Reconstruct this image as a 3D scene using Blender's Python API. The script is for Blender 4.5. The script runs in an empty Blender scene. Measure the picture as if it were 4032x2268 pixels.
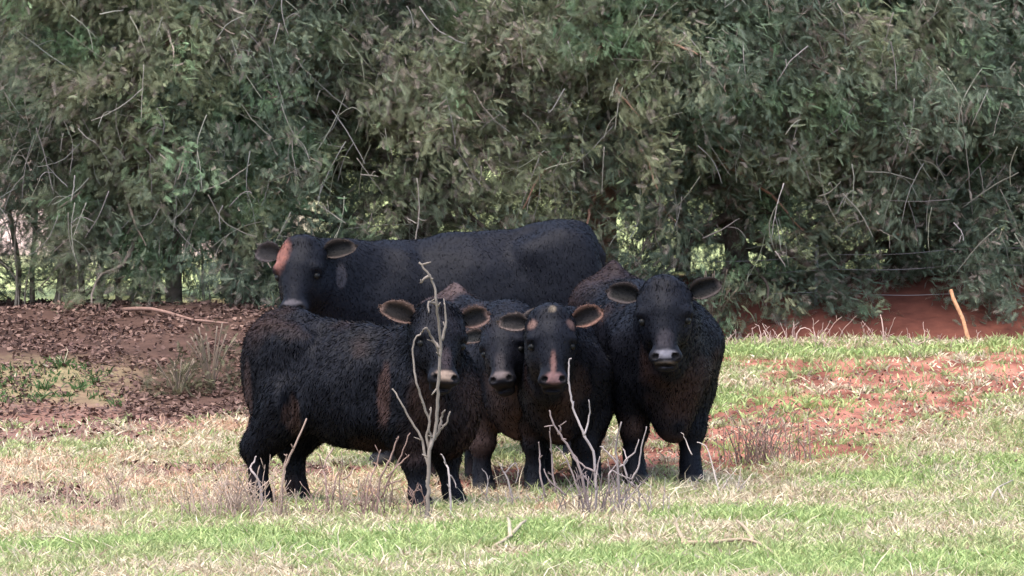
import bpy, math, random
import numpy as np
random.seed(7); RNG = np.random.default_rng(7)
D2R = math.radians
SC = bpy.context.scene
COL = SC.collection

# ------------------------------------------------------------------ camera, world, light
F = 18500.0; HZ = 770.0; CZ = 1.6          # focal length in photo pixels, horizon row, camera height
cam_d = bpy.data.cameras.new('camera'); cam = bpy.data.objects.new('camera', cam_d); COL.objects.link(cam)
cam.location = (0, 0, CZ); cam.rotation_euler = (D2R(90), 0, 0)
cam_d.sensor_width = 36; cam_d.lens = F / 4032 * 36
cam_d.shift_y = -(1134 - HZ) / 4032
cam_d.clip_start = 0.5; cam_d.clip_end = 2000
SC.camera = cam

world = bpy.data.worlds.new('World'); SC.world = world; world.use_nodes = True
SUN_EL, SUN_AZ = D2R(68), D2R(215)         # azimuth clockwise from +Y: behind the camera, to its left
nt = world.node_tree; nt.nodes.clear()
wo = nt.nodes.new('ShaderNodeOutputWorld'); bg = nt.nodes.new('ShaderNodeBackground'); sky = nt.nodes.new('ShaderNodeTexSky')
sky.sky_type = 'NISHITA'; sky.sun_disc = False; sky.sun_elevation = SUN_EL; sky.sun_rotation = SUN_AZ
sky.dust_density = 3.0; sky.air_density = 1.0
nt.links.new(sky.outputs[0], bg.inputs[0]); bg.inputs[1].default_value = 0.15
nt.links.new(bg.outputs[0], wo.inputs[0])
sun_d = bpy.data.lights.new('sun', 'SUN'); sun = bpy.data.objects.new('sun', sun_d); COL.objects.link(sun)
sun_d.energy = 1.0; sun_d.angle = D2R(45); sun_d.color = (1.0, 0.95, 0.88)
sun.rotation_euler = (D2R(90) - SUN_EL, 0, math.pi - SUN_AZ)
SC.view_settings.view_transform = 'Standard'; SC.view_settings.look = 'None'
SC.view_settings.exposure = 1.9; SC.view_settings.gamma = 1

# ------------------------------------------------------------------ helpers
def P(u, v, d):                             # a point seen at photo pixel (u, v), d metres away
    return np.array([(u - 2016) * d / F, d, CZ + (HZ - v) * d / F])

def tag(o, label=None, cat=None, group=None, kind=None):
    if label: o['label'] = label
    if cat: o['category'] = cat
    if group: o['group'] = group
    if kind: o['kind'] = kind
    return o

def empty(name, loc, rz=0.0):
    o = bpy.data.objects.new(name, None); o.empty_display_size = 0.1
    o.location = tuple(float(q) for q in loc); o.rotation_euler = (0, 0, rz); COL.objects.link(o); return o

def mesh_obj(name, V, faces, mat, parent=None, colr=None, smooth=True, loc=None):
    """V (n,3); faces: list of (m,k) int arrays of quads / tris."""
    V = np.ascontiguousarray(V, dtype=np.float32)
    faces = [np.asarray(f, dtype=np.int32) for f in faces if len(f)]
    me = bpy.data.meshes.new(name)
    me.vertices.add(len(V)); me.vertices.foreach_set('co', V.ravel())
    idx = np.concatenate([f.ravel() for f in faces])
    tot = np.concatenate([np.full(len(f), f.shape[1], np.int32) for f in faces])
    st = np.concatenate([[0], np.cumsum(tot)[:-1]]).astype(np.int32)
    me.loops.add(len(idx)); me.loops.foreach_set('vertex_index', idx)
    me.polygons.add(len(tot)); me.polygons.foreach_set('loop_start', st)
    me.update(calc_edges=True)
    me.polygons.foreach_set('use_smooth', np.full(len(tot), smooth, dtype=bool))
    if colr is not None:
        a = me.color_attributes.new('tint', 'FLOAT_COLOR', 'POINT')
        c = np.ones((len(V), 4), np.float32); c[:, :3] = np.clip(colr, 0, 1); a.data.foreach_set('color', c.ravel())
    me.materials.append(mat)
    o = bpy.data.objects.new(name, me); COL.objects.link(o)
    if parent is not None: o.parent = parent
    if loc is not None: o.location = tuple(float(q) for q in loc)
    return o

def hsh(ix, iy, iz, s):
    h = (ix.astype(np.int64) * 374761393 + iy.astype(np.int64) * 668265263 + iz.astype(np.int64) * 1274126177 + s * 974634777) & 0xffffffff
    h = ((h ^ (h >> 13)) * 1103515245) & 0xffffffff
    h = ((h ^ (h >> 15)) * 2246822519) & 0xffffffff
    return ((h ^ (h >> 16)) & 0xffffff) / float(0xffffff)
def vn(p, sc=1.0, s=0):                     # value noise 0..1
    q = np.asarray(p, float) * sc; i = np.floor(q).astype(np.int64); f = q - i; f = f * f * (3 - 2 * f)
    r = 0
    for a in (0, 1):
        for b in (0, 1):
            for c in (0, 1):
                w = (f[:, 0] if a else 1 - f[:, 0]) * (f[:, 1] if b else 1 - f[:, 1]) * (f[:, 2] if c else 1 - f[:, 2])
                r = r + w * hsh(i[:, 0] + a, i[:, 1] + b, i[:, 2] + c, s)
    return r
def fbm(p, sc=1.0, s=0, n=3):
    r = 0; a = .5; t = 0
    for k in range(n): r = r + a * vn(p, sc * 2 ** k, s + k * 17); t += a; a *= .55
    return r / t
def sst(x, a, b):
    t = np.clip((np.asarray(x, float) - a) / (b - a), 0, 1); return t * t * (3 - 2 * t)
def unit(v): v = np.asarray(v, float); return v / (np.linalg.norm(v, axis=-1, keepdims=True) + 1e-9)

def mat_attr(name, rough=0.8, spec=0.3, trans=0.0, nscale=0, bump=0.0, sheen=0.0, var=0.0):
    m = bpy.data.materials.new(name); m.use_nodes = True; n = m.node_tree.nodes; l = m.node_tree.links
    b = n['Principled BSDF']; at = n.new('ShaderNodeAttribute'); at.attribute_name = 'tint'
    src = at.outputs['Color']
    if nscale:
        tc = n.new('ShaderNodeTexCoord'); nz = n.new('ShaderNodeTexNoise'); nz.inputs['Scale'].default_value = nscale
        nz.inputs['Detail'].default_value = 5; l.new(tc.outputs['Object'], nz.inputs['Vector'])
        if var:
            mr = n.new('ShaderNodeMapRange'); mr.inputs[1].default_value = .25; mr.inputs[2].default_value = .75
            mr.inputs[3].default_value = 1 - var; mr.inputs[4].default_value = 1 + var; l.new(nz.outputs[0], mr.inputs[0])
            mx = n.new('ShaderNodeVectorMath'); mx.operation = 'SCALE'; l.new(src, mx.inputs[0]); l.new(mr.outputs[0], mx.inputs['Scale'])
            src = mx.outputs[0]
        if bump:
            bp = n.new('ShaderNodeBump'); bp.inputs['Strength'].default_value = bump; bp.inputs['Distance'].default_value = .02
            l.new(nz.outputs[0], bp.inputs['Height']); l.new(bp.outputs[0], b.inputs['Normal'])
    l.new(src, b.inputs['Base Color'])
    b.inputs['Roughness'].default_value = rough; b.inputs['Specular IOR Level'].default_value = spec
    if sheen:
        b.inputs['Sheen Weight'].default_value = sheen; b.inputs['Sheen Roughness'].default_value = .45
    if trans:
        tr = n.new('ShaderNodeBsdfTranslucent'); ms = n.new('ShaderNodeMixShader'); ms.inputs[0].default_value = trans
        l.new(src, tr.inputs[0]); l.new(b.outputs[0], ms.inputs[1]); l.new(tr.outputs[0], ms.inputs[2])
        l.new(ms.outputs[0], n['Material Output'].inputs[0])
    return m

M_ground = mat_attr('ground_soil', .95, .15, nscale=9, bump=.8, var=.25)
M_grass = mat_attr('grass_blade', .6, .25, trans=.3)
M_leafl = mat_attr('dead_leaf', .8, .2)
M_fol = mat_attr('cedar_foliage', .6, .3, trans=.3)
M_bark = mat_attr('bark', .9, .15, nscale=22, bump=.8, var=.35)
M_twig = mat_attr('dead_twig', .75, .25, nscale=30, var=.2)
M_hide = mat_attr('cattle_hide', .62, .12, nscale=30, bump=.15, var=.15)
M_hair = mat_attr('cattle_hair', .45, .13)
M_eye = mat_attr('cattle_eye', .35, .12)
M_wood = mat_attr('weathered_wood', .85, .2, nscale=40, bump=.4, var=.25)
M_wire = mat_attr('wire', .45, .5)

# ------------------------------------------------------------------ terrain
LD = [(0, 0), (20, 0), (22, .005), (24, .0), (25.5, .0), (27.5, .03), (29.8, .17), (30.3, .25), (31.4, .50), (33.2, .78), (36, .76), (45, .85), (60, 1.2), (90, 4.0), (140, 6.5), (400, 9)]
RD = [(0, 0), (20, 0), (22, .02), (24, .03), (25.5, .06), (28, .2), (30, .345), (32, .50), (33, .565), (33.5, .50), (34.1, .54), (35.3, .97), (37, .98), (45, .9), (60, 1.0), (90, 2.6), (140, 6.5), (400, 9)]
LD = np.array(LD); RD = np.array(RD)
def terr(X, Y):
    X = np.asarray(X, float); Y = np.asarray(Y, float)
    w = sst(X, -1.0, 1.3)
    z = np.interp(Y, LD[:, 0], LD[:, 1]) * (1 - w) + np.interp(Y, RD[:, 0], RD[:, 1]) * w
    z = z + .012 * np.clip(X - 1.4, 0, 6) * sst(Y, 24, 32) * (1 - sst(Y, 40, 60))
    p = np.stack([X.ravel(), Y.ravel(), X.ravel() * 0], 1)
    amp = .05 + .12 * sst(Y, 30.5, 32) * (1 - w)
    z = z + ((fbm(p, 1.3, 3) - .5).reshape(X.shape)) * amp + ((fbm(p, 6, 9) - .5).reshape(X.shape)) * .025
    return z
def tz(x, y): return float(terr(np.array([x]), np.array([y]))[0])
def G(u, v):                                # ground point seen at photo pixel (u, v)
    d = np.linspace(16, 90, 1500); X = (u - 2016) * d / F
    z = terr(X, d); zr = CZ + (HZ - v) * d / F
    k = np.argmax(z >= zr); return np.array([X[k], d[k], z[k]])

def polydist(x, y, pts, ysc=1.0):
    best = np.full(x.shape, 1e9)
    for (x0, y0), (x1, y1) in zip(pts[:-1], pts[1:]):
        dx, dy = x1 - x0, (y1 - y0) * ysc
        t = np.clip(((x - x0) * dx + (y - y0) * ysc * dy) / (dx * dx + dy * dy + 1e-9), 0, 1)
        best = np.minimum(best, np.hypot(x - x0 - t * dx, (y - y0) * ysc - t * dy))
    return best
def line(pp): return [tuple(G(u, v)[:2]) for u, v in pp]
CLAY = [(line([(2780, 1760), (3060, 1720), (3350, 1610), (3650, 1530), (4100, 1450)]), .8),
        (line([(2820, 1690), (3000, 1700), (3200, 1640)]), .30),
        (line([(3200, 1490), (3500, 1440), (3700, 1430)]), .45),
        (line([(2830, 1420), (3300, 1465)]), .16),
        (line([(-60, 1700), (260, 1670), (560, 1650)]), .5), (line([(620, 1850), (960, 1860), (1300, 1850)]), .22),
        (line([(-60, 1950), (200, 1940), (330, 2000)]), .25), (line([(1900, 1900), (2400, 1890)]), .35)]
GREEN = [(line([(3300, 1920), (3600, 1880), (4100, 1850)]), .30), (line([(-50, 1540), (200, 1520), (380, 1570)]), .35),
         (line([(900, 2130), (1300, 2200), (1700, 2110), (2100, 2110)]), .35), (line([(2200, 2230), (3100, 2230), (4000, 2230)]), .3),
         (line([(2900, 1390), (3500, 1400), (4100, 1360)]), .22), (line([(2700, 2030), (3300, 2060)]), .25), (line([(0, 2180), (600, 2150), (1000, 2140)]), .22),
         (line([(3000, 1800), (3300, 1790)]), .35), (line([(2850, 1600), (3150, 1600)]), .35)]
STRAW = [(line([(-60, 1880), (500, 1850), (1000, 1940), (1650, 1960)]), .75), (line([(800, 1700), (900, 1650)]), .5),
         (line([(2700, 1930), (3200, 1890), (3700, 1800)]), .5), (line([(0, 2110), (300, 2080)]), .25), (line([(2350, 2010), (2900, 1960)]), .35)]
def masks(X, Y):
    p = np.stack([X, Y, X * 0], 1)
    wob = (fbm(p, 2.2, 5) - .5) * .9 + (fbm(p, 9, 8) - .5) * .6
    def mk(L, ys=.5):
        m = np.zeros(X.shape)
        for pts, w in L:
            m = np.maximum(m, sst(-(polydist(X, Y, pts, ys) / w + wob * 1.1), -1.25, -.55))
        return m
    left = 1 - sst(X, -1.0, 1.3)
    bankL = sst(Y + wob * .5, 29.9, 30.3) * (1 - sst(Y, 34.5, 35.5)) * left
    bankR = sst(Y, 33.1, 33.4) * (1 - sst(Y, 36, 37.5)) * (1 - left)
    bare = np.maximum(bankL * (1 - sst(-X + wob * .5, 2.3, 2.8) * (1 - sst(Y + wob * .6, 31.0, 31.6))), bankR)
    return mk(CLAY), mk(GREEN), mk(STRAW), bare

def build_ground():
    ys = np.concatenate([np.linspace(-6, 18, 30), np.linspace(18.1, 38, 520), np.geomspace(38.2, 400, 90)])
    nx = 460
    t = np.linspace(-1, 1, nx)
    V = []
    for y in ys:
        half = 5.2 + max(0, y - 10) * .10 + max(0, y - 45) * .9 + (8 if y < 18 else 0)
        xs = half * (0.55 * t + .45 * t ** 3)
        V.append(np.stack([xs, np.full(nx, y), np.zeros(nx)], 1))
    V = np.concatenate(V); V[:, 2] = terr(V[:, 0], V[:, 1])
    ny = len(ys); i = np.arange(ny * nx).reshape(ny, nx)
    Q = np.stack([i[:-1, :-1], i[:-1, 1:], i[1:, 1:], i[1:, :-1]], -1).reshape(-1, 4)
    X, Y = V[:, 0], V[:, 1]
    cl, gr, stw, bare = masks(X, Y)
    n1 = fbm(V * [1, 1, 0], 5, 31)[:, None]
    soil = np.array([.17, .12, .075]) + n1 * [.08, .07, .03]
    n5 = np.clip((fbm(V * [1, .45, 0], 6.5, 61)[:, None] - .3) * 2.2, 0, 1); clay = np.array([.13, .045, .030]) * (1 - n5) + np.array([.34, .145, .10]) * n5
    lfm = (1 - sst(X, -1.0, 1.3))[:, None]
    bk = (np.array([.095, .032, .022]) + n1 * [.06, .022, .014]) * (1 - lfm) + (np.array([.050, .028, .021]) + n1 * [.035, .020, .015]) * lfm
    green = np.array([.08, .105, .04]) + n1 * [.05, .06, .02]
    c = soil
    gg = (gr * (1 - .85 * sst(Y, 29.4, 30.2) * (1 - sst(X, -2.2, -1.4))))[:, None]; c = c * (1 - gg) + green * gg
    lw = (1 - sst(X, -1.4, -.6))[:, None] * .75; clay = clay * (1 - lw) + (np.array([.13, .07, .05]) + n1 * .05) * lw
    c = c * (1 - cl[:, None]) + clay * cl[:, None]
    c = c * (1 - bare[:, None]) + bk * bare[:, None]
    far = sst(Y, 36.5, 38)[:, None]; lf = (1 - sst(X / np.maximum(Y, 1), -.05, -.035))[:, None]
    ff = np.array([.30, .36, .15]) + n1 * [.16, .12, .05]
    tan = np.array([.42, .30, .24]) + n1 * [.1, .08, .07]
    wt = sst(Y, 46, 52)[:, None] * lf
    hill = sst(Y, 95, 120)[:, None]
    fc = ff * (1 - wt) + tan * wt; fc = fc * (1 - hill) + np.array([.20, .19, .16]) * hill
    c = c * (1 - far) + fc * far
    o = mesh_obj('ground', V, [Q], M_ground, colr=c)
    tag(o, kind='structure')
build_ground()

# ------------------------------------------------------------------ blades (grass, straw, hair)
def blades(B, H, W, Dv, side, col, bend=.35, Nrm=None):
    """B bases, H lengths, W widths, Dv growth directions, side = lean directions"""
    n = len(B); H = H[:, None]; W = W[:, None]
    sd = unit(np.cross(Dv, RNG.normal(size=(n, 3)))); 
    mid = B + Dv * H * .55 + side * H * bend * .3
    tip = B + Dv * H * .9 + side * H * bend
    V = np.stack([B - sd * W / 2, B + sd * W / 2, mid - sd * W * .4, mid + sd * W * .4, tip], 1).reshape(-1, 3)
    k = np.arange(n)[:, None] * 5
    Q = k + np.array([[0, 1, 3, 2]]); T = k + np.array([[2, 3, 4]])
    C = np.repeat(col, 5, axis=0)
    return V, [Q, T], C

def grass_field():
    bands = [(18.8, 22, 48000), (22, 24.4, 46000), (24.4, 28, 52000), (28, 33.3, 64000)]
    Xs, Ys = [], []
    for y0, y1, n in bands:
        y = RNG.uniform(y0, y1, n); x = RNG.uniform(-1, 1, n) * (y * .118 + .35); Xs.append(x); Ys.append(y)
    X = np.concatenate(Xs); Y = np.concatenate(Ys)
    cl, gr, stw, bare = masks(X, Y)
    p3 = np.stack([X, Y, X * 0], 1)
    nz = fbm(p3, 3.5, 77)
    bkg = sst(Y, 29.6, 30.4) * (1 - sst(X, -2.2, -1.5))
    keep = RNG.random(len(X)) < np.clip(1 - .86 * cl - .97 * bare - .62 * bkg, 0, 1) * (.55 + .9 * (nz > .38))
    X, Y, cl, gr, stw, nz = [a[keep] for a in (X, Y, cl, gr, stw, nz)]
    nc_ = 5200; cy_ = 18.8 + 14.4 * RNG.random(nc_) ** 1.3; cx_ = RNG.uniform(-1, 1, nc_) * (cy_ * .118 + .3)
    c4 = masks(cx_, cy_); ok = (RNG.random(nc_) > .75 * c4[0]) & (c4[3] < .3) & ((cy_ < 29.8) | (cx_ > -1.8) | (RNG.random(nc_) < .25)); cx_, cy_ = cx_[ok], cy_[ok]; per = 26
    tx_ = np.repeat(cx_, per) + RNG.normal(size=len(cx_) * per) * .022; ty_ = np.repeat(cy_, per) + RNG.normal(size=len(cx_) * per) * .022
    tr_ = np.repeat(RNG.random(len(cx_)), per) ; ths = np.repeat(RNG.uniform(.7, 1.5, len(cx_)), per)
    ti = len(X); X = np.concatenate([X, tx_]); Y = np.concatenate([Y, ty_])
    cl, gr, stw, bare = masks(X, Y)
    n = len(X); r = RNG.random(n); r[ti:] = tr_ * .9 + .1 * r[ti:]; n2 = fbm(np.stack([X, Y, X * 0], 1), 2.0, 41); n3 = fbm(np.stack([X, Y, X * 0], 1), 7.0, 43)
    pg = np.clip(.50 + .55 * gr - .36 * stw + (n2 - .5) * 1.3 + (n3 - .5) * .8, .04, .96)
    isg = r < pg
    B = np.stack([X, Y, terr(X, Y) - .004], 1)
    q = RNG.random((n, 1)); hue = RNG.random((n, 1))
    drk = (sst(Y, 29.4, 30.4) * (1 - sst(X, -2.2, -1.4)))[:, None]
    gcol = (np.array([.165, .235, .07]) * (1 - q) + np.array([.45, .52, .23]) * q) * (1 + gr[:, None] * np.array([-.04, .05, -.10])) + hue * [.07, .0, .03]; gcol = gcol * (1 - drk) + np.array([.07, .12, .04]) * (.6 + .9 * q) * drk   # shade at the left bank foot, put into the blade colour
    scol = np.array([.30, .22, .14]) * (1 - q) + np.array([.78, .68, .48]) * q
    pink = ((n3 > .53) & (X < .6))[:, None] * (stw > .3)[:, None]
    scol = np.where(pink, scol * [1.02, .80, .78], scol)
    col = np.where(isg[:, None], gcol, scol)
    H = np.where(isg, RNG.uniform(.025, .075, n), RNG.uniform(.02, .07, n))
    tall = (RNG.random(n) < .02 + .02 * stw) & ~isg; H = np.where(tall, RNG.uniform(.07, .15, n), H)
    H[ti:] *= ths * 1.15
    W = RNG.uniform(.005, .011, n) * (1 + .5 * (Y > 28)); W = np.where(tall, .006, W)
    lay = np.where(isg, .7, 1.3)[:, None]
    out_ = np.zeros((n, 3)); out_[ti:, 0] = X[ti:] - np.repeat(cx_, per); out_[ti:, 1] = Y[ti:] - np.repeat(cy_, per)
    Dv = unit(np.stack([RNG.normal(size=n), RNG.normal(size=n), np.zeros(n)], 1) * lay * .5 + out_ * 22 + [0, 0, 1])
    side = unit(RNG.normal(size=(n, 3)) * [1, 1, .2] + [0, 0, -.3])
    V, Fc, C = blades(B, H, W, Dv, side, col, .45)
    g = np.repeat(isg, 5)
    def sub(sel, name, lab, cat):
        idx = np.nonzero(sel)[0]; m = np.repeat(sel, 5)
        k = np.arange(len(idx))[:, None] * 5
        o = mesh_obj(name, V[m], [k + np.array([[0, 1, 3, 2]]), k + np.array([[2, 3, 4]])], M_grass, colr=C[m], smooth=False)
        tag(o, lab, cat, kind='stuff')
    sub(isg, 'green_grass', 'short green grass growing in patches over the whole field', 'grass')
    sub(~isg, 'dry_grass', 'short straw coloured dead grass lying among the green over the field', 'dead grass')
grass_field()

def leaf_litter():
    n = 42000
    X = RNG.uniform(-4.6, .2, n); Y = RNG.uniform(29.8, 35.3, n)
    nz = fbm(np.stack([X, Y, X * 0], 1), 3, 5)
    k = RNG.random(n) < (nz > .42) * .9 + .15; X = X[k]; Y = Y[k]
    keep = ~((Y < 31.2) & (X < -2.5)) | (RNG.random(len(X)) < .45); X = X[keep]; Y = Y[keep]
    # some leaves and clods on the right clay stripe and the left slope too
    m = 7000; x2 = RNG.uniform(-3.6, 4.2, m * 4); y2 = RNG.uniform(24, 31, m * 4)
    cl = masks(x2, y2)[0]; s = RNG.random(m * 4) < cl * .45 + .03; X = np.concatenate([X, x2[s]]); Y = np.concatenate([Y, y2[s]])
    n = len(X); B = np.stack([X, Y, terr(X, Y) + .008 + RNG.random(n) * .02], 1)
    a = unit(RNG.normal(size=(n, 3)) * [1, 1, .45]); b = unit(np.cross(a, RNG.normal(size=(n, 3)) * .5 + [0, 0, 1]))
    L = (RNG.uniform(.008, .030, n) * np.where(X > .5, .6, 1))[:, None]; W = L * RNG.uniform(.35, .7, n)[:, None]; up = np.cross(a, b) * L * RNG.uniform(-.4, .4, n)[:, None]
    V = np.stack([B - a * L, B + b * W + up, B + a * L, B - b * W + up], 1).reshape(-1, 3)
    q = RNG.random((n, 1)); col = np.array([.10, .055, .045]) * (1 - q) + np.array([.24, .15, .115]) * q ** 1.8
    o = mesh_obj('leaf_litter', V, [np.arange(n * 4).reshape(-1, 4)], M_leafl, colr=np.repeat(col, 4, 0), smooth=False)
    tag(o, 'brown fallen leaves and crumbs of clay strewn on the red bank', 'leaf litter', kind='stuff')
leaf_litter()

# ------------------------------------------------------------------ tubes
def tube(pts, rad, n=6):
    pts = np.asarray(pts, float); rad = np.broadcast_to(rad, (len(pts),)).astype(float)
    t = np.gradient(pts, axis=0); t = unit(t)
    ref = np.array([.3, .9, .2]); a = unit(np.cross(t, ref)); b = np.cross(t, a)
    th = np.linspace(0, 2 * np.pi, n, endpoint=False)
    V = pts[:, None] + rad[:, None, None] * (a[:, None] * np.cos(th)[None, :, None] + b[:, None] * np.sin(th)[None, :, None])
    m = len(pts); i = np.arange(m * n).reshape(m, n); j = np.roll(i, -1, 1)
    Q = np.stack([i[:-1], j[:-1], j[1:], i[1:]], -1).reshape(-1, 4)
    V = V.reshape(-1, 3); V = np.concatenate([V, pts[:1], pts[-1:]])
    c0, c1 = m * n, m * n + 1
    T = np.concatenate([np.stack([j[0], i[0], np.full(n, c0)], 1), np.stack([i[-1], j[-1], np.full(n, c1)], 1)])
    return V, Q, T
class MB:
    def __init__(s): s.V = []; s.Q = []; s.T = []; s.C = []; s.n = 0
    def add(s, V, Q, T, c):
        s.V.append(V); s.Q.append(np.asarray(Q).reshape(-1, 4) + s.n); s.T.append(np.asarray(T).reshape(-1, 3) + s.n)
        c = np.asarray(c, float); s.C.append(np.broadcast_to(c, (len(V), 3)) if c.ndim == 1 else c); s.n += len(V)
    def tube(s, pts, rad, c, n=6): s.add(*tube(pts, rad, n), c)
    def build(s, name, mat, parent=None, org=None, smooth=True):
        if not s.V: return None
        V = np.concatenate(s.V)
        if org is not None: V = V - org
        return mesh_obj(name, V, [np.concatenate(s.Q), np.concatenate(s.T)], mat, parent, np.concatenate(s.C), smooth)
def smooth_path(pts, k=4, jit=0.0):
    pts = np.asarray(pts, float); n = len(pts); out = []
    for i in range(n - 1):
        p0 = pts[max(i - 1, 0)]; p1 = pts[i]; p2 = pts[i + 1]; p3 = pts[min(i + 2, n - 1)]
        for t in np.linspace(0, 1, k, endpoint=False):
            out.append(.5 * ((2 * p1) + (-p0 + p2) * t + (2 * p0 - 5 * p1 + 4 * p2 - p3) * t * t + (-p0 + 3 * p1 - 3 * p2 + p3) * t ** 3))
    out.append(pts[-1]); out = np.array(out)
    if jit: out[1:] += RNG.normal(size=out[1:].shape) * jit
    return out

# ------------------------------------------------------------------ trees
def frond():
    """flat branched cedar spray along +x, about 1 unit long: V (k,3), tris"""
    V = []; T = []
    def leaf(p, dirv, L, w):
        dirv = np.array(dirv) / np.linalg.norm(dirv); s = np.array([-dirv[1], dirv[0], 0]) * w
        p = np.array(p, float); k = len(V)
        V.extend([p - s * .5, p + dirv * L * .45 + s + [0, 0, .03], p + dirv * L * .5 - s, p + dirv * L]); T.append((k, k + 2, k + 1)); T.append((k + 2, k + 3, k + 1))
    for i in range(6):
        x = .08 + i * .14; L = .46 - i * .045
        for s in (-1, 1):
            leaf((x + .03 * s, 0, 0), (1, s * (1.0 - .04 * i), 0), L, .0155)
    leaf((.0, 0, 0), (1, 0, 0), .6, .02); leaf((.55, 0, 0), (1, 0, 0), .5, .026)
    return np.array(V), np.array(T)
FV, FT = frond()
def place_fronds(Pp, Dv, Sz, col):
    n = len(Pp); Dv = unit(Dv); a = unit(np.cross(Dv, RNG.normal(size=(n, 3)))); b = np.cross(Dv, a)
    k = len(FV)
    V = Pp[:, None] + Sz[:, None, None] * (FV[None, :, 0:1] * Dv[:, None] + FV[None, :, 1:2] * a[:, None] + (FV[None, :, 2:3] - .25 * FV[None, :, 0:1] ** 2) * b[:, None])
    T = (FT[None] + (np.arange(n) * k)[:, None, None]).reshape(-1, 3)
    return V.reshape(-1, 3), T, np.repeat(col, k, axis=0)

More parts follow.
